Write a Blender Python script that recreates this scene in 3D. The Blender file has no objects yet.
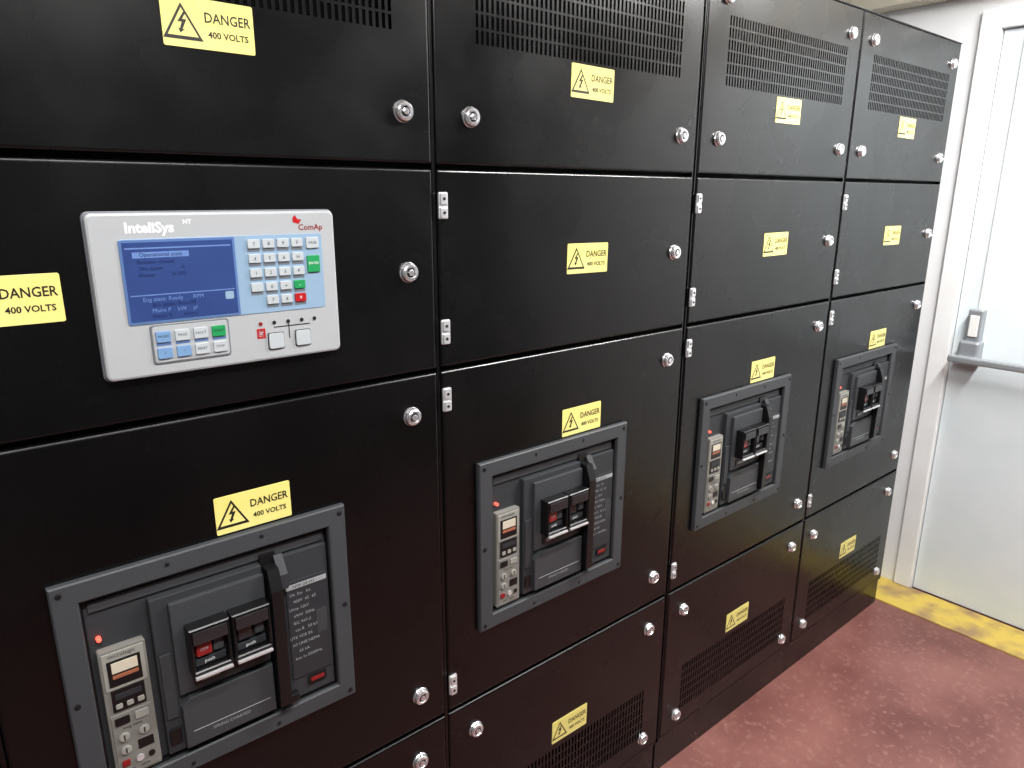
import bpy, bmesh, math
from mathutils import Matrix, Vector

# ------------------------------------------------------------------ helpers
def srgb(r,g,b):
    def f(c):
        c/=255.0
        return c/12.92 if c<=0.04045 else ((c+0.055)/1.055)**2.4
    return (f(r),f(g),f(b),1.0)

MATS={}
def mat(name,col,rough=0.5,metal=0.0,spec=0.5,emit=None,estr=0.0,noise=None,bump=None,coat=0.0):
    if name in MATS: return MATS[name]
    m=bpy.data.materials.new(name); m.use_nodes=True
    nt=m.node_tree; b=nt.nodes['Principled BSDF']
    b.inputs['Base Color'].default_value=col
    b.inputs['Roughness'].default_value=rough
    b.inputs['Metallic'].default_value=metal
    b.inputs['Specular IOR Level'].default_value=spec
    b.inputs['Coat Weight'].default_value=coat
    if emit is not None:
        b.inputs['Emission Color'].default_value=emit
        b.inputs['Emission Strength'].default_value=estr
    tc=nt.nodes.new('ShaderNodeTexCoord')
    if noise:   # (scale, colour2, lo, hi)
        n=nt.nodes.new('ShaderNodeTexNoise'); n.inputs['Scale'].default_value=noise[0]; n.inputs['Detail'].default_value=6
        nt.links.new(tc.outputs['Object'],n.inputs['Vector'])
        r=nt.nodes.new('ShaderNodeValToRGB')
        r.color_ramp.elements[0].position=noise[2]; r.color_ramp.elements[1].position=noise[3]
        r.color_ramp.elements[0].color=col; r.color_ramp.elements[1].color=noise[1]
        nt.links.new(n.outputs['Fac'],r.inputs['Fac']); nt.links.new(r.outputs['Color'],b.inputs['Base Color'])
    if bump:    # (scale, strength, distance)
        n=nt.nodes.new('ShaderNodeTexNoise'); n.inputs['Scale'].default_value=bump[0]; n.inputs['Detail'].default_value=3
        nt.links.new(tc.outputs['Object'],n.inputs['Vector'])
        bp=nt.nodes.new('ShaderNodeBump'); bp.inputs['Strength'].default_value=bump[1]; bp.inputs['Distance'].default_value=bump[2]
        nt.links.new(n.outputs['Fac'],bp.inputs['Height']); nt.links.new(bp.outputs['Normal'],b.inputs['Normal'])
    MATS[name]=m
    return m

M_black=mat('black_powder_coat',srgb(5,5,6),0.42,spec=0.44,bump=(700,0.08,0.0006))
# smudged roughness on the powder coat
nt=M_black.node_tree; b=nt.nodes['Principled BSDF']
n=nt.nodes.new('ShaderNodeTexNoise'); n.inputs['Scale'].default_value=3.5; n.inputs['Detail'].default_value=7
mr=nt.nodes.new('ShaderNodeMapRange'); mr.inputs[1].default_value=0.3; mr.inputs[2].default_value=0.7; mr.inputs[3].default_value=0.20; mr.inputs[4].default_value=0.36
tc=nt.nodes.new('ShaderNodeTexCoord'); nt.links.new(tc.outputs['Object'],n.inputs['Vector'])
nt.links.new(n.outputs['Fac'],mr.inputs[0]); nt.links.new(mr.outputs[0],b.inputs['Roughness'])
M_inner=mat('cabinet_interior_black',srgb(3,3,4),0.7,spec=0.12)
M_chrome=mat('chrome',srgb(240,240,243),0.2,metal=0.85)
M_zinc=mat('zinc_hinge',srgb(225,226,228),0.32,metal=0.6)
M_dark=mat('dark_plastic',srgb(14,14,16),0.35)
M_screw=mat('dark_screw',srgb(40,40,42),0.4,metal=0.6)
M_flange=mat('bezel_grey',srgb(62,64,67),0.5,spec=0.3)
M_face=mat('breaker_grey',srgb(50,52,55),0.5,spec=0.3)
M_face2=mat('breaker_grey_raised',srgb(58,60,63),0.45,spec=0.35)
M_label_dk=mat('rating_plate_dark',srgb(40,43,47),0.45)
M_txt=mat('white_print',srgb(225,225,225),0.5)
M_txtg=mat('grey_print',srgb(150,153,155),0.5)
M_trip=mat('trip_unit_grey',srgb(118,117,112),0.45)
M_trip2=mat('trip_unit_light',srgb(146,145,138),0.45)
M_lcd=mat('trip_lcd',srgb(190,182,165),0.25,emit=srgb(220,200,170),estr=0.1)
M_orange=mat('orange_band',srgb(150,90,66),0.4)
M_red=mat('red_plastic',srgb(170,24,28),0.35)
M_redd=mat('dark_red_button',srgb(128,28,28),0.3)
M_green=mat('green_key',srgb(30,140,80),0.4)
M_led=mat('red_led',srgb(255,60,50),0.3,emit=(1.0,0.08,0.05,1),estr=3.0)
M_yellow=mat('warning_yellow',srgb(230,217,122),0.3,noise=(8,srgb(236,224,142),0.35,0.7))
M_print=mat('black_print',srgb(22,20,16),0.5)
M_win=mat('button_cover',srgb(34,35,38),0.12,spec=0.7)
M_hmi=mat('controller_bezel',srgb(166,169,172),0.38,spec=0.5)
M_hmi2=mat('controller_bezel_dark',srgb(105,109,115),0.4)  # darker grey of the back plate, pod outline and strips below the keys
M_blue=mat('controller_blue_panel',srgb(134,160,184),0.35)
M_lcdb=mat('blue_lcd',srgb(38,54,100),0.18,emit=srgb(58,86,150),estr=0.20,noise=(9,srgb(46,64,112),0.3,0.7))
M_lcdt=mat('lcd_text',srgb(22,34,80),0.3)
M_lcdw=mat('lcd_text_light',srgb(100,128,184),0.3)
M_lcdf=mat('lcd_frame',srgb(84,112,160),0.3)
M_keyw=mat('key_white',srgb(176,182,186),0.4)
M_keyb=mat('key_blue',srgb(110,145,185),0.4)
M_wall=mat('white_wall_paint',srgb(236,238,240),0.6,noise=(5,srgb(240,241,242),0.3,0.7),bump=(60,0.08,0.002))
M_wallg=mat('grey_wall_paint',srgb(64,64,67),0.7,noise=(3,srgb(72,71,71),0.3,0.7))
M_ceil=mat('ceiling_paint',srgb(228,228,226),0.8,noise=(4,srgb(232,231,228),0.3,0.7))
M_door=mat('door_paint',srgb(214,224,228),0.4,noise=(6,srgb(222,229,232),0.3,0.7))
M_trim=mat('trim_paint',srgb(240,242,243),0.45,noise=(6,srgb(230,231,230),0.3,0.8))
M_beige=mat('beige_trunking',srgb(205,198,180),0.5)
M_steel=mat('brushed_aluminium',srgb(165,170,175),0.35,metal=0.5)
M_fix=mat('fixture_white',srgb(230,230,228),0.5)
M_tube=mat('fluorescent_diffuser',srgb(255,255,250),0.4,emit=(1,0.99,0.97,1),estr=18.0)

# floor: worn maroon paint
def floor_mat():
    m=bpy.data.materials.new('maroon_painted_concrete'); m.use_nodes=True
    nt=m.node_tree; b=nt.nodes['Principled BSDF']
    tc=nt.nodes.new('ShaderNodeTexCoord')
    n1=nt.nodes.new('ShaderNodeTexNoise'); n1.inputs['Scale'].default_value=3.0; n1.inputs['Detail'].default_value=8
    n2=nt.nodes.new('ShaderNodeTexNoise'); n2.inputs['Scale'].default_value=45.0; n2.inputs['Detail'].default_value=5
    for n in (n1,n2): nt.links.new(tc.outputs['Object'],n.inputs['Vector'])
    r1=nt.nodes.new('ShaderNodeValToRGB'); e=r1.color_ramp.elements
    e[0].position=0.3; e[0].color=srgb(98,56,52); e[1].position=0.72; e[1].color=srgb(138,92,85)
    r2=nt.nodes.new('ShaderNodeValToRGB'); e=r2.color_ramp.elements
    e[0].position=0.55; e[0].color=(0,0,0,1); e[1].position=0.85; e[1].color=(1,1,1,1)
    mx=nt.nodes.new('ShaderNodeMix'); mx.data_type='RGBA'
    nt.links.new(n1.outputs['Fac'],r1.inputs['Fac']); nt.links.new(n2.outputs['Fac'],r2.inputs['Fac'])
    nt.links.new(r2.outputs['Color'],mx.inputs[0]); nt.links.new(r1.outputs['Color'],mx.inputs[6]); mx.inputs[7].default_value=srgb(150,112,104)
    nt.links.new(mx.outputs[2],b.inputs['Base Color'])
    b.inputs['Roughness'].default_value=0.34
    bp=nt.nodes.new('ShaderNodeBump'); bp.inputs['Strength'].default_value=0.15; bp.inputs['Distance'].default_value=0.002
    nt.links.new(n2.outputs['Fac'],bp.inputs['Height']); nt.links.new(bp.outputs['Normal'],b.inputs['Normal'])
    return m
M_floor=floor_mat()
M_ypaint=mat('worn_yellow_paint',srgb(200,174,78),0.5,noise=(9,srgb(150,122,86),0.44,0.66),bump=(30,0.3,0.003))

TEXTCACHE={}
def text_mesh(s,size,bold=0.0):
    k=(s,size,bold)
    if k in TEXTCACHE: return TEXTCACHE[k]
    c=bpy.data.curves.new('t','FONT'); c.body=s; c.size=size; c.resolution_u=2; c.offset=bold
    c.align_x='CENTER'; c.align_y='CENTER'
    o=bpy.data.objects.new('t',c); bpy.context.collection.objects.link(o)
    dg=bpy.context.evaluated_depsgraph_get()
    me=bpy.data.meshes.new_from_object(o.evaluated_get(dg))
    bpy.data.objects.remove(o)
    TEXTCACHE[k]=me
    return me

class B:
    """accumulates shaped parts into a single mesh"""
    def __init__(s): s.bm=bmesh.new(); s.mats=[]
    def mi(s,m):
        if m not in s.mats: s.mats.append(m)
        return s.mats.index(m)
    def _merge(s,t,m,smooth=False):
        i=s.mi(m)
        for f in t.faces: f.material_index=i; f.smooth=smooth
        me=bpy.data.meshes.new('tmp'); t.to_mesh(me); t.free()
        s.bm.from_mesh(me); bpy.data.meshes.remove(me)
    def box(s,x0,x1,y0,y1,z0,z1,m,bev=0.0,seg=2):
        t=bmesh.new(); bmesh.ops.create_cube(t,size=1)
        for v in t.verts:
            v.co=Vector((x0+(v.co.x+.5)*(x1-x0), y0+(v.co.y+.5)*(y1-y0), z0+(v.co.z+.5)*(z1-z0)))
        if bev>0: bmesh.ops.bevel(t,geom=t.edges[:],offset=bev,segments=seg,affect='EDGES',profile=0.5)
        s._merge(t,m)
    def rbox(s,x0,x1,y0,y1,z0,z1,m,r,bev=0.001):
        pts=[]
        for cx,cz,a0 in ((x1-r,z1-r,0),(x0+r,z1-r,90),(x0+r,z0+r,180),(x1-r,z0+r,270)):
            for k in range(6):
                a=math.radians(a0+k*18); pts.append((cx+r*math.cos(a),cz+r*math.sin(a)))
        s.prism(pts,y0,y1,m,bev)
    def prism(s,pts,y0,y1,m,bev=0.0):
        t=bmesh.new()
        a=[t.verts.new((x,y0,z)) for x,z in pts]; c=[t.verts.new((x,y1,z)) for x,z in pts]
        ff=t.faces.new(a); t.faces.new(list(reversed(c)))
        n=len(pts)
        for i in range(n):
            j=(i+1)%n; t.faces.new((a[j],a[i],c[i],c[j]))
        bmesh.ops.recalc_face_normals(t,faces=t.faces[:])
        if bev>0:
            t.edges.ensure_lookup_table()
            ed=[e for e in t.edges if abs(e.verts[0].co.y-y0)<1e-6 and abs(e.verts[1].co.y-y0)<1e-6]
            bmesh.ops.bevel(t,geom=ed,offset=bev,segments=2,affect='EDGES',profile=0.5)
        s._merge(t,m)
    def prism_x(s,pts,x0,x1,m):
        t=bmesh.new()
        a=[t.verts.new((x0,y,z)) for y,z in pts]; c=[t.verts.new((x1,y,z)) for y,z in pts]
        t.faces.new(a); t.faces.new(list(reversed(c))); n=len(pts)
        for i in range(n):
            j=(i+1)%n; t.faces.new((a[j],a[i],c[i],c[j]))
        bmesh.ops.recalc_face_normals(t,faces=t.faces[:])
        s._merge(t,m)
    def lathe(s,cx,cz,prof,m,n=24,cy=0.0):
        t=bmesh.new(); rings=[]
        for r,y in prof:
            rings.append([t.verts.new((cx+r*math.cos(2*math.pi*k/n),cy+y,cz+r*math.sin(2*math.pi*k/n))) for k in range(n)])
        for a,c in zip(rings,rings[1:]):
            for k in range(n):
                t.faces.new((a[k],a[(k+1)%n],c[(k+1)%n],c[k]))
        t.faces.new(rings[-1]); 
        bmesh.ops.recalc_face_normals(t,faces=t.faces[:])
        s._merge(t,m,False)
    def frame(s,xo0,xo1,zo0,zo1,xi0,xi1,zi0,zi1,y0,y1,m,ch=0.0):
        t=bmesh.new()
        def ring(x0,x1,z0,z1,y): return [t.verts.new(p) for p in ((x0,y,z0),(x1,y,z0),(x1,y,z1),(x0,y,z1))]
        R=[ring(xo0,xo1,zo0,zo1,y1),ring(xo0,xo1,zo0,zo1,y0+ch),ring(xo0+ch,xo1-ch,zo0+ch,zo1-ch,y0),
           ring(xi0-ch,xi1+ch,zi0-ch,zi1+ch,y0),ring(xi0,xi1,zi0,zi1,y0+ch),ring(xi0,xi1,zi0,zi1,y1)]
        for a,c in zip(R,R[1:]+R[:1]):
            for k in range(4): t.faces.new((a[k],a[(k+1)%4],c[(k+1)%4],c[k]))
        bmesh.ops.recalc_face_normals(t,faces=t.faces[:])
        s._merge(t,m)
    def text(s,st,size,x,y,z,m,bold=0.0,sx=1.0):
        me=text_mesh(st,size,bold)
        t=bmesh.new(); t.from_mesh(me)
        for v in t.verts: v.co=Vector((x+v.co.x*sx, y, z+v.co.y))
        s._merge(t,m)
    def obj(s,name,parent=None,loc=(0,0,0)):
        me=bpy.data.meshes.new(name); s.bm.to_mesh(me); s.bm.free()
        for m in s.mats: me.materials.append(m)
        return link(name,me,parent,loc)
def link(name,me,parent=None,loc=(0,0,0)):
    o=bpy.data.objects.new(name,me); bpy.context.collection.objects.link(o)
    o.location=loc
    if parent: o.parent=parent
    return o
def empty(name,loc=(0,0,0)):
    o=bpy.data.objects.new(name,None); o.empty_display_size=0.1; o.location=loc
    bpy.context.collection.objects.link(o); return o

# ------------------------------------------------------------------ dimensions
ZF=-0.028                      # floor level
ZTOP,ZA,ZB,ZC,ZBOT=2.362,1.8515,1.4575,0.637,0.11
COLX=[-0.80,0.0,0.80,1.608,2.408]
COLW=0.80
G=0.0045                       # half gap

# sheet-metal door with rounded edge and real cut-outs
def door_mesh(name,z0,z1,holes=None,slots=None):
    x0,x1=0.005,COLW-0.005
    r=0.006
    ax0,ax1,az0,az1=x0+r,x1-r,z0+r,z1-r
    X={ax0,ax1}; Z={az0,az1}; H=[]
    if holes:
        for h in holes: X|={h[0],h[1]}; Z|={h[2],h[3]}; H.append(h)
    if slots:
        sx0,sx1,sz0,sz1=slots; px=0.0125; pz=0.0285; w=0.0064; hh=0.0240
        nx=int((sx1-sx0)/px); nz=round((sz1-sz0)/pz)
        for i in range(nx):
            for j in range(nz):
                a=sx0+i*px; c=sz0+j*pz
                H.append((a,a+w,c,c+hh)); X|={a,a+w}; Z|={c,c+hh}
    X=sorted(X); Z=sorted(Z)
    def inhole(x,z): return any(h[0]<x<h[1] and h[2]<z<h[3] for h in H)
    bm=bmesh.new(); V={}
    def vert(i,j):
        if (i,j) not in V: V[(i,j)]=bm.verts.new((X[i],0,Z[j]))
        return V[(i,j)]
    for i in range(len(X)-1):
        for j in range(len(Z)-1):
            if inhole((X[i]+X[i+1])/2,(Z[j]+Z[j+1])/2): continue
            bm.faces.new((vert(i,j),vert(i+1,j),vert(i+1,j+1),vert(i,j+1)))
    outer=[];inner=[]
    for e in bm.edges:
        if len(e.link_faces)==1:
            a,c=e.verts[0].co,e.verts[1].co
            on=((abs(a.x-ax0)<1e-6 and abs(c.x-ax0)<1e-6) or (abs(a.x-ax1)<1e-6 and abs(c.x-ax1)<1e-6) or
                (abs(a.z-az0)<1e-6 and abs(c.z-az0)<1e-6) or (abs(a.z-az1)<1e-6 and abs(c.z-az1)<1e-6))
            (outer if on else inner).append(e)
    r1=bmesh.ops.extrude_edge_only(bm,edges=inner) if inner else None
    if r1:
        for g in r1['geom']:
            if isinstance(g,bmesh.types.BMVert): g.co.y+=0.003
    prof=[(r*math.sin(math.radians(a)),r*(1-math.cos(math.radians(a)))) for a in (15,30,45,60,75,90)]+[(r,0.02)]
    cur=outer; lo=0.0
    for off,y in prof:
        rr=bmesh.ops.extrude_edge_only(bm,edges=cur)
        vs=[g for g in rr['geom'] if isinstance(g,bmesh.types.BMVert)]
        d=off-lo
        for v in vs:
            if abs(v.co.x-(ax0-lo))<1e-6: v.co.x-=d
            elif abs(v.co.x-(ax1+lo))<1e-6: v.co.x+=d
            if abs(v.co.z-(az0-lo))<1e-6: v.co.z-=d
            elif abs(v.co.z-(az1+lo))<1e-6: v.co.z+=d
            v.co.y=y
        cur=[g for g in rr['geom'] if isinstance(g,bmesh.types.BMEdge)]
        lo=off
    bmesh.ops.recalc_face_normals(bm,faces=bm.faces[:])
    for f in bm.faces:
        if all(abs(v.co.y)<1e-6 for v in f.verts):
            if f.normal.y>0: bmesh.ops.reverse_faces(bm,faces=bm.faces[:])
            break
    me=bpy.data.meshes.new(name); bm.to_mesh(me); bm.free(); me.materials.append(M_black)
    return me

ACB_CUT=(0.122,0.543,0.847,1.204)
D_top=door_mesh('vented_top_door',ZA+G,ZTOP-0.004,slots=(0.10,0.735,2.076,2.245))
D_mid=door_mesh('middle_door',ZB+G,ZA-G)
D_acb=door_mesh('breaker_door',ZC+G,ZB-G,holes=[ACB_CUT])
D_bot=door_mesh('vented_bottom_door',ZBOT+G,ZC-G,slots=(0.10,0.725,0.175,0.346))

# carcass
def carcass_mesh():
    b=B()
    b.box(0,0.0035+0.0,0.004,0.75,ZBOT-0.01,ZTOP,M_black)
    b.box(COLW-0.0035,COLW,0.004,0.75,ZBOT-0.01,ZTOP,M_black)
    b.box(0.0035,COLW-0.0035,0.075,0.75,ZBOT,ZTOP-0.004,M_inner)
    b.box(0,COLW,0.0,0.75,ZTOP-0.004,ZTOP,M_black,0.001)
    b.box(0.004,0.045,0.022,0.075,ZBOT,ZTOP-0.004,M_inner)
    b.box(COLW-0.045,COLW-0.004,0.022,0.075,ZBOT,ZTOP-0.004,M_inner)
    for z in (ZA,ZB,ZC): b.box(0.045,COLW-0.045,0.022,0.075,z-0.03,z+0.03,M_inner)
    b.box(0.0,COLW,0.004,0.75,ZBOT-0.012,ZBOT,M_black)
    b.box(0.0,COLW,0.012,0.74,ZF,ZBOT-0.012,M_black,0.002)
    return b
def tomesh(b,name):
    me=bpy.data.meshes.new(name); b.bm.to_mesh(me)
    for m in b.mats: me.materials.append(m)
    return me
CARC=tomesh(carcass_mesh(),'carcass')

def lock_geo(b,x,z):
    b.lathe(x,z,[(0.0195,0.0),(0.0195,-0.002),(0.0180,-0.0042),(0.0172,-0.0085),(0.0160,-0.0108),(0.0140,-0.0124),(0.0105,-0.0128),(0.0092,-0.0105),(0.0088,-0.0080)],M_chrome,28)
    b.lathe(x,z,[(0.0087,-0.008),(0.0087,-0.0086)],M_dark,20)
    b.lathe(x,z,[(0.0062,-0.008),(0.0062,-0.0124),(0.0050,-0.0130)],M_chrome,6)
def hinge_geo(b,z):
    b.rbox(0.006,0.027,-0.0035,0.0,z-0.025,z+0.025,M_zinc,0.003,0.0008)
    b.rbox(0.008,0.023,-0.008,-0.0035,z-0.0235,z-0.003,M_zinc,0.0025,0.001)
    b.rbox(0.008,0.023,-0.008,-0.0035,z+0.003,z+0.0235,M_zinc,0.0025,0.001)
    b.lathe(0.0155,z+0.013,[(0.0030,-0.008),(0.0030,-0.0092),(0.0022,-0.0098)],M_screw,12)
    b.lathe(0.0155,z-0.013,[(0.0030,-0.008),(0.0030,-0.0092),(0.0022,-0.0098)],M_screw,12)
lb=B()
for x in (0.085,0.735):
    for z in (1.944,2.283): lock_geo(lb,x,z)
lock_geo(lb,0.735,1.658)
lock_geo(lb,0.732,1.373); lock_geo(lb,0.729,0.723)
for x in (0.080,0.722):
    for z in (0.553,0.166): lock_geo(lb,x,z)
LOCKS=tomesh(lb,'quarter_turn_locks')
hb=B()
for z in (1.780,1.534,1.393,0.710): hinge_geo(hb,z)
HINGES=tomesh(hb,'hinges')

for x in COLX:
    e=empty('switchgear_cabinet',(x,0,0))
    for nm,me in (('carcass',CARC),('vented_top_door',D_top),('middle_door',D_mid),('breaker_door',D_acb),('vented_bottom_door',D_bot),('quarter_turn_locks',LOCKS),('hinges',HINGES)):
        link(nm,me,e)

# ------------------------------------------------------------------ air circuit breaker
def breaker():
    b=B()
    b.frame(0.090,0.570,0.818,1.234, 0.127,0.535,0.854,1.198,-0.013,-0.0005,M_flange,0.0025)
    for x in (0.103,0.558):
        for z in (0.832,1.027,1.220): b.lathe(x,z,[(0.0045,-0.012),(0.0045,-0.0145),(0.003,-0.0152)],M_screw,14)
    for x in (0.255,0.41):
        for z in (0.832,1.220): b.lathe(x,z,[(0.0035,-0.012),(0.0035,-0.0142),(0.0025,-0.0147)],M_screw,12)
    b.frame(0.124,0.539,0.851,1.200, 0.130,0.533,0.858,1.194,-0.004,0.060,M_dark,0.0)
    b.box(0.131,0.532,0.004,0.05,0.859,1.193,M_face,0.002)
    b.box(0.138,0.526,0.000,0.006,1.170,1.188,M_face2,0.001)
    # central body, stepped
    b.box(0.220,0.405,-0.010,0.01,0.866,1.164,M_face,0.002)
    b.box(0.405,0.434,-0.004,0.01,0.866,1.180,M_dark,0.001)
    b.box(0.247,0.405,-0.018,-0.008,0.976,1.150,M_face2,0.002)
    b.prism([(0.247,0.872),(0.405,0.872),(0.405,0.968),(0.262,0.968),(0.247,0.953)],-0.022,-0.008,M_face2,0.0015)
    b.box(0.224,0.243,-0.013,-0.008,0.935,1.06,M_face2,0.0015)
    b.box(0.224,0.243,-0.014,-0.008,0.885,0.915,M_dark,0.0015)
    b.text('SPRING CHARGED',0.008,0.325,-0.0224,0.892,M_txtg)
    b.box(0.26,0.395,-0.0226,-0.021,0.901,0.9022,M_txtg)
    # push-button housings with hinged covers
    for k,x0 in enumerate((0.266,0.336)):
        b.frame(x0,x0+0.066,1.018,1.106, x0+0.005,x0+0.061,1.026,1.101,-0.045,-0.012,M_dark,0.002)
        b.box(x0+0.005,x0+0.061,-0.026,-0.015,1.026,1.101,M_win,0.001)
        if k==0:
            b.box(x0+0.010,x0+0.036,-0.038,-0.024,1.048,1.074,M_redd,0.003)
            b.box(x0+0.038,x0+0.056,-0.036,-0.024,1.048,1.080,M_face2,0.003)
        else:
            b.box(x0+0.010,x0+0.034,-0.036,-0.024,1.048,1.080,M_win,0.003)
            b.box(x0+0.038,x0+0.056,-0.038,-0.024,1.052,1.078,M_face,0.003)
        b.box(x0+0.008,x0+0.058,-0.0335,-0.024,1.029,1.042,M_label_dk,0.0008)
        b.box(x0+0.002,x0+0.064,-0.049,-0.043,1.013,1.018,M_zinc,0.001)
        b.box(x0+0.005,x0+0.061,-0.0475,-0.0435,1.078,1.1005,M_win,0.001)
    b.text('OFF',0.0080,0.289,-0.0386,1.061,M_txtg)
    b.text('push',0.009,0.297,-0.0337,1.0355,M_txt); b.text('push',0.009,0.367,-0.0337,1.0355,M_txt)
    b.box(0.272,0.325,-0.020,-0.016,0.986,1.004,M_dark,0.001); b.box(0.284,0.314,-0.0206,-0.018,0.991,0.999,M_txtg)
    b.box(0.341,0.394,-0.020,-0.016,0.986,1.004,M_dark,0.001); b.box(0.347,0.387,-0.0206,-0.018,0.990,1.000,M_face2)
    # charging handle: long black bar with angled head
    b.prism_x([(-0.004,0.874),(-0.036,0.880),(-0.040,1.120),(-0.026,1.158),(-0.004,1.158)],0.409,0.430,M_dark)
    b.prism_x([(-0.004,1.10),(-0.024,1.11),(-0.026,1.14),(-0.004,1.172)],0.430,0.446,M_face)
    b.box(0.430,0.452,-0.022,-0.004,0.866,0.884,M_dark,0.003)
    # right rating plate
    b.box(0.436,0.530,-0.006,0.006,0.862,1.166,M_face,0.002)
    b.box(0.446,0.525,-0.0085,-0.005,0.905,1.110,M_label_dk,0.001)
    b.box(0.446,0.525,-0.0090,-0.006,1.094,1.104,M_txtg,0.0004)
    b.text('NW 20 H1',0.0095,0.480,-0.0093,1.099,M_print)
    z=1.083
    ts=('Ue  Icu   Ics','400V  65  65','Uimp 12kV','690V  50Hz','IEC 947-2','cat B   50 kA','UTE VDE BS','AS UNE NEMA','65 kA','Icw 1s 50/60Hz')
    for i,t in enumerate(ts):
        b.text(t,0.0085,(0.472,0.48,0.468,0.477)[i%4],-0.0091,z,M_txtg)
        z-=0.0150
    b.box(0.500,0.521,-0.0091,-0.008,0.985,1.035,M_face2,0.0003)
    b.rbox(0.475,0.512,-0.0095,-0.004,0.882,0.900,M_dark,0.002,0.0004)
    b.box(0.480,0.507,-0.0100,-0.008,0.887,0.895,M_redd,0.0006)
    # trip unit
    b.rbox(0.139,0.208,-0.010,0.006,0.862,1.102,M_trip,0.004,0.0015)
    b.box(0.143,0.204,-0.0115,-0.008,1.030,1.097,M_trip2,0.001)
    b.box(0.149,0.198,-0.0125,-0.010,1.036,1.083,M_dark,0.001)
    b.box(0.155,0.193,-0.0132,-0.011,1.060,1.079,M_lcd,0.0005)
    b.box(0.155,0.193,-0.0132,-0.011,1.050,1.0565,M_orange,0.0005)
    b.text('micrologic',0.0095,0.172,-0.0119,1.091,M_print)
    b.box(0.149,0.198,-0.0125,-0.010,0.990,1.029,M_dark,0.001)
    for k in range(3): b.rbox(0.153+k*0.016,0.163+k*0.016,-0.0138,-0.011,0.995,1.004,M_trip2,0.002,0.0005)
    b.box(0.154,0.193,-0.0130,-0.011,1.012,1.022,M_label_dk,0.0005)
    b.box(0.143,0.204,-0.0115,-0.008,0.866,0.984,M_trip,0.001)
    b.rbox(0.148,0.170,-0.0135,-0.011,0.964,0.978,M_dark,0.002,0.0006); b.rbox(0.178,0.198,-0.0135,-0.011,0.964,0.978,M_trip2,0.002,0.0006)
    b.text('long time',0.0075,0.172,-0.0119,0.956,M_print)
    for x,zz in ((0.158,0.940),(0.188,0.940),(0.158,0.915)):
        b.lathe(x,zz,[(0.0080,-0.011),(0.0080,-0.0142),(0.006,-0.0148)],M_trip2,18)
        b.box(x-0.001,x+0.001,-0.0152,-0.0144,zz-0.005,zz+0.005,M_print)
    b.box(0.176,0.200,-0.0125,-0.011,0.906,0.924,M_dark,0.0008)
    b.rbox(0.149,0.161,-0.0140,-0.011,0.885,0.896,M_redd,0.002,0.0006)
    b.lathe(0.176,0.890,[(0.006,-0.011),(0.006,-0.014)],M_zinc,14)
    b.lathe(0.194,0.890,[(0.005,-0.011),(0.005,-0.0138)],M_dark,14)
    b.text('test   reset',0.0075,0.173,-0.0119,0.875,M_print)
    b.lathe(0.146,1.122,[(0.0036,0.004),(0.0036,-0.004),(0.0028,-0.0060),(0.0012,-0.0068)],M_led,14)
    return b
ACB=tomesh(breaker(),'air_circuit_breaker')
for x in COLX: link('air_circuit_breaker',ACB,None,(x,-0.0002,0))

# ------------------------------------------------------------------ warning labels
def label():
    b=B(); w,h=0.066,0.034
    b.rbox(-w,w,-0.0012,-0.0001,-h,h,M_yellow,0.003,0.0003)
    cx=-0.038; R=0.0285
    def tri(r,cz): return [(cx-r*0.98,cz-r*0.80),(cx+r*0.98,cz-r*0.80),(cx,cz+r*0.92)]
    b.prism(tri(R,-0.001),-0.0015,-0.001,M_print)
    b.prism(tri(R*0.76,-0.0015),-0.0018,-0.001,M_yellow)
    bolt=[(cx+0.0035,0.0145),(cx-0.0065,-0.003),(cx-0.0005,-0.003),(cx-0.004,-0.0135),(cx-0.0062,-0.0125),(cx-0.004,-0.0205),(cx+0.0025,-0.0145),(cx-0.0002,-0.0142),(cx+0.0062,0.0015),(cx+0.0005,0.0015),(cx+0.0062,0.0130)]
    bolt=[(x,z*0.85+0.002) for x,z in bolt]
    b.prism(list(reversed(bolt)),-0.0021,-0.0015,M_print)
    b.text('DANGER',0.0195,0.027,-0.0016,0.009,M_print,0.0003,0.86)
    b.text('400 VOLTS',0.0125,0.027,-0.0016,-0.0135,M_print,0.0003,1.0)
    return b
LAB=tomesh(label(),'danger_voltage_label')
for i,x in enumerate(COLX):
    for z,dx in ((2.036,0.418),(1.660,0.418),(1.2715,0.414),(0.394,0.402)):
        xx=x+dx; top=abs(z-1.2715)<1e-6
        if i==1:
            if z==1.660: xx=0.105
            if top: xx=0.406
            if z==2.036: xx=0.409
        if i>=3: xx-=0.003
        o=link('danger_voltage_label',LAB,None,(xx,0,z+(0.004 if i==1 and z==2.036 else 0)))
        o.rotation_euler=(0,0 if top else math.radians(((i*7+int(z*10)*5)%5-2)*0.4),0)

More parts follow.
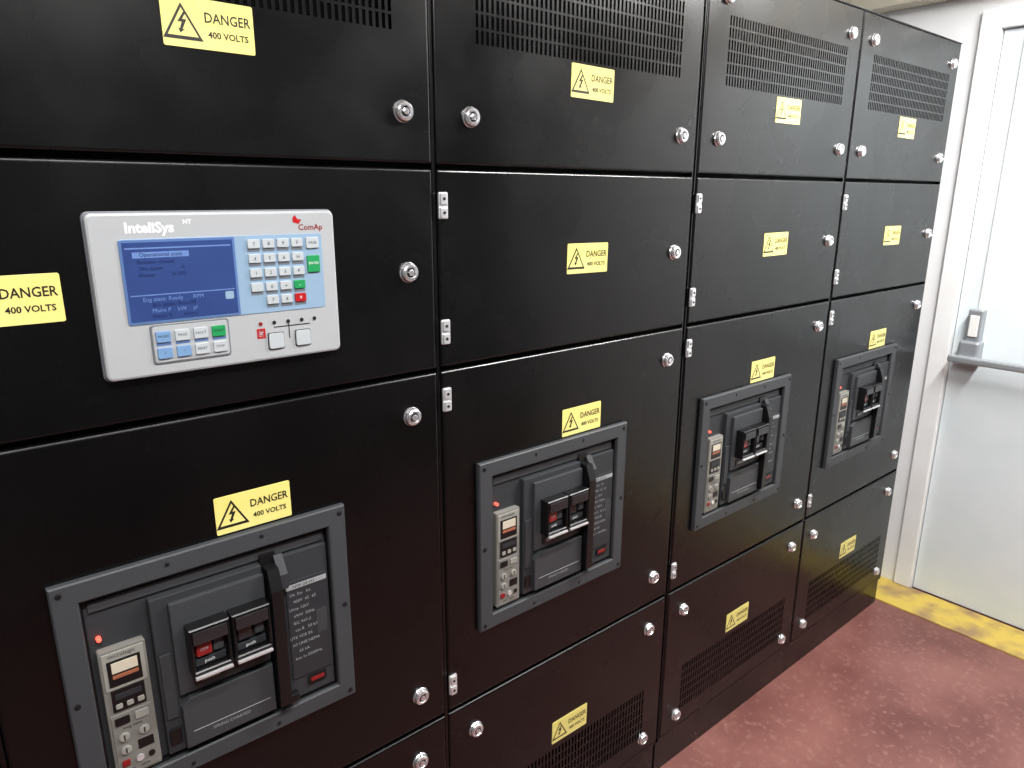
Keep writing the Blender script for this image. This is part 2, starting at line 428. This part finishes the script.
# ------------------------------------------------------------------ generator controller
b=B()
x0,x1,z0,z1=0.206,0.583,1.530,1.776
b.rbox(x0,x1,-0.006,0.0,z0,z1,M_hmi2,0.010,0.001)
b.rbox(x0+0.002,x1-0.002,-0.016,-0.005,z0+0.002,z1-0.002,M_hmi,0.010,0.004)
b.rbox(0.246,0.556,-0.0172,-0.0155,1.612,1.737,M_blue,0.004,0.0004)
b.rbox(0.246,0.410,-0.0178,-0.0165,1.613,1.736,M_lcdf,0.003,0.0004)
b.box(0.250,0.406,-0.0184,-0.017,1.617,1.732,M_lcdb)
yy=-0.0186
b.box(0.253,0.403,yy,-0.018,1.7225,1.7245,M_lcdw)
b.box(0.262,0.340,yy-0.0001,-0.018,1.7095,1.7180,M_lcdw)
b.text('Operational state',0.0085,0.301,yy-0.0003,1.714,M_lcdt)
for k,t in enumerate(('Breaker closed       ','No timer           0','Power          0 kW')):
    b.text(t,0.0085,0.301,yy-0.0001,1.7035-k*0.0095,M_lcdt)
b.box(0.253,0.403,yy,-0.018,1.6545,1.6560,M_lcdw)
for k,t in enumerate(('Eng state: Ready      RPM','Brk state: BrksOff','Mains P    kW    pf','Mains V       Alarm')):
    b.text(t,0.0085,0.312,yy-0.0001,1.6485-k*0.0085,M_lcdw if k%2==0 else M_lcdt)
b.rbox(0.388,0.401,yy-0.0003,-0.018,1.640,1.652,M_blue,0.002,0.0002)
# header
b.text('InteliSys',0.0205,0.290,-0.0164,1.752,M_txt,0.0008)
b.text('NT',0.009,0.343,-0.0164,1.760,M_txt,0.0003)
b.text('ComAp',0.0135,0.538,-0.0164,1.747,M_redd,0.0002)
b.prism([(0.508,1.756),(0.518,1.753),(0.523,1.760),(0.516,1.761),(0.512,1.767),(0.508,1.763)],-0.0166,-0.0155,M_red)
# keypad
cols=[0.439,0.463,0.487,0.511]; rows=[1.722,1.699,1.676,1.653,1.631]
for i,cx in enumerate(cols):
    for j,cz in enumerate(rows):
        if j==4 and i<1: continue
        m=M_keyw
        if j==3 and i==3: m=M_green
        if j==4 and i==3: m=M_red
        b.rbox(cx-0.0098,cx+0.0098,-0.0205,-0.017,cz-0.0055,cz+0.0085,m,0.002,0.0008)
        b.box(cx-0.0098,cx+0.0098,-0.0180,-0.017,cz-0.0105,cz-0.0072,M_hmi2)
        b.text('789F456H123P.0+-I'[(i+j*4)%17],0.008,cx,-0.0208,cz+0.001,M_print if m is M_keyw else M_txt)
for cz,m,hh in ((1.722,M_keyw,0.009),(1.687,M_green,0.014)):
    b.rbox(0.527,0.549,-0.0205,-0.017,cz-hh,cz+hh,m,0.002,0.0008)
b.text('ENTER',0.006,0.538,-0.0208,1.688,M_txt)
b.text('PAGE',0.006,0.538,-0.0208,1.722,M_print)
# function keys pod
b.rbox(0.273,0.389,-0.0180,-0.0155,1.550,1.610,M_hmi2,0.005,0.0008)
b.rbox(0.2755,0.3865,-0.0186,-0.0170,1.5525,1.6075,M_hmi,0.004,0.0005)
for k,m in enumerate((M_keyb,M_keyw,M_keyw,M_green)):
    cx=0.2900+k*0.0272
    b.rbox(cx-0.0105,cx+0.0105,-0.0215,-0.018,1.583,1.600,m,0.002,0.0008)
    b.rbox(cx-0.0105,cx+0.0105,-0.0215,-0.018,1.558,1.575,M_keyb if k<2 else M_keyw,0.002,0.0008)
    b.box(cx-0.0105,cx+0.0105,-0.019,-0.018,1.578,1.5815,M_lcdf)
    b.text(('MODE','PAGE','FAULT','START')[k],0.0055,cx,-0.0217,1.592,M_print)
    b.text(('<','>','RESET','STOP')[k],0.0055,cx,-0.0217,1.567,M_print)
# breaker buttons, leds and symbols at the bottom right
for cx in (0.464,0.511):
    b.rbox(cx-0.0140,cx+0.0140,-0.0175,-0.0155,1.5495,1.5775,M_print,0.003,0.0004)
    b.rbox(cx-0.0128,cx+0.0128,-0.0200,-0.0170,1.5507,1.5763,M_keyw,0.003,0.0008)
for cx in (0.440,0.463,0.487,0.511,0.534):
    b.lathe(cx,1.594,[(0.0032,-0.0155),(0.0032,-0.0175)],M_redd if cx in (0.440,) else M_print,12)
b.frame(0.433,0.447,1.570,1.586, 0.436,0.444,1.573,1.583,-0.0166,-0.0155,M_red,0.0)
b.text('G',0.012,0.440,-0.0168,1.578,M_red); b.box(0.462,0.525,-0.0166,-0.0155,1.5855,1.587,M_print); b.box(0.487,0.4885,-0.0166,-0.0155,1.565,1.590,M_print)
b.obj('generator_controller_panel',None,(0,-0.0002,0))

# ------------------------------------------------------------------ room shell
WX=3.46
def shell(name,x0,x1,y0,y1,z0,z1,m):
    q=B(); q.box(x0,x1,y0,y1,z0,z1,m); return q.obj(name)
CZ=2.90; YB=0.80; YN=-2.6; XL=-1.6
shell('floor',XL-0.1,WX+0.3,YN-0.1,YB+0.1,ZF-0.1,ZF,M_floor)
shell('ceiling',XL-0.1,WX+0.3,YN-0.1,YB+0.1,CZ,CZ+0.1,M_ceil)
shell('wall_back',XL,WX,YB,YB+0.1,ZF,CZ,M_wall)
shell('wall_front',XL,WX,YN-0.1,YN,ZF,CZ,M_wallg)
shell('wall_left',XL-0.1,XL,YN,YB,ZF,CZ,M_wallg)
DY0,DY1,DZ=-1.03,-0.045,2.44
q=B()
q.box(WX,WX+0.12,DY1,YB,ZF,CZ,M_wall); q.box(WX,WX+0.12,YN,DY0,ZF,CZ,M_wall); q.box(WX,WX+0.12,DY0,DY1,DZ,CZ,M_wall)
q.obj('wall_right')
# door frame
q=B()
q.box(WX-0.018,WX-0.0005,DY1,DY1+0.075,ZF+0.008,DZ+0.07,M_trim,0.003)
q.box(WX-0.018,WX-0.0005,DY0-0.075,DY0,ZF+0.008,DZ+0.07,M_trim,0.003)
q.box(WX-0.018,WX-0.0005,DY0-0.0,DY1+0.0,DZ,DZ+0.07,M_trim,0.003)
q.obj('trim_1')
# fire-exit door
de=empty('door_1',(0,0,0))
q=B(); q.box(WX+0.012,WX+0.058,DY0+0.004,DY1-0.004,ZF+0.006,DZ-0.004,M_door,0.003); q.obj('door_leaf',de)
q=B()
q.box(WX-0.040,WX+0.0118,DY1-0.115,DY1-0.060,1.200,1.340,M_steel,0.006)
q.box(WX-0.045,WX-0.036,DY1-0.105,DY1-0.070,1.225,1.315,M_fix,0.003)
q.box(WX-0.055,WX+0.0118,DY1-0.125,DY1-0.045,1.105,1.205,M_steel,0.010)
q.box(WX-0.050,WX+0.0118,DY0+0.045,DY0+0.125,1.105,1.215,M_steel,0.010)
q.box(WX-0.085,WX-0.050,DY0+0.05,DY1-0.02,1.112,1.142,M_steel,0.008,3)
q.obj('panic_bar',de)
q=B()
q.box(WX+0.004,WX+0.0118,DY1-0.090,DY1-0.080,1.34,DZ-0.02,M_trim,0.002)
q.obj('latch_rod',de)
# painted threshold strip
shell('trim_2',3.235,WX-0.002,YN+0.01,YB-0.02,ZF,ZF+0.006,M_ypaint)
# cable trunking along the wall head
q=B(); q.box(WX-0.10,WX-0.0005,YN+0.05,YB-0.001,2.575,2.66,M_beige,0.004); q.obj('trim_3')

# ------------------------------------------------------------------ lights
def batten(x,y,rot=0.0,power=55):
    e=empty('fluorescent_batten_light',(x,y,CZ)); 
    q=B(); q.box(-0.75,0.75,-0.06,0.06,-0.045,-0.001,M_fix,0.005); q.obj('housing',e)
    q=B(); q.box(-0.73,0.73,-0.05,0.05,-0.085,-0.046,M_tube,0.012,3); q.obj('diffuser',e)
    e.rotation_euler=(0,0,rot)
    L=bpy.data.lights.new('tube_light','AREA'); L.shape='RECTANGLE'; L.size=1.4; L.size_y=0.1; L.energy=power; L.color=(1,0.985,0.965)
    o=bpy.data.objects.new('tube_light',L); bpy.context.collection.objects.link(o); o.parent=e; o.location=(0,0,-0.09)
batten(0.2,-1.25,0,62)
batten(2.45,-0.85,0,88)
w=bpy.data.worlds.new('world'); w.use_nodes=True; w.node_tree.nodes['Background'].inputs[0].default_value=(0.6,0.65,0.7,1); w.node_tree.nodes['Background'].inputs[1].default_value=0.2
bpy.context.scene.world=w
bpy.context.scene.view_settings.view_transform='Standard'

# ------------------------------------------------------------------ camera
R=[[0.76915,-0.63902,0.0031],[-0.16171,-0.19936,-0.96643],[0.61826,0.74283,-0.2567]]
cam=bpy.data.cameras.new('camera'); cam.sensor_width=36; cam.lens=711.11/1024*36; cam.clip_start=0.02
co=bpy.data.objects.new('camera',cam); bpy.context.collection.objects.link(co)
m=Matrix(((R[0][0],-R[1][0],-R[2][0]),(R[0][1],-R[1][1],-R[2][1]),(R[0][2],-R[1][2],-R[2][2])))
co.matrix_world=Matrix.Translation((0.0196,-1.1681,1.8)) @ m.to_4x4()
bpy.context.scene.camera=co
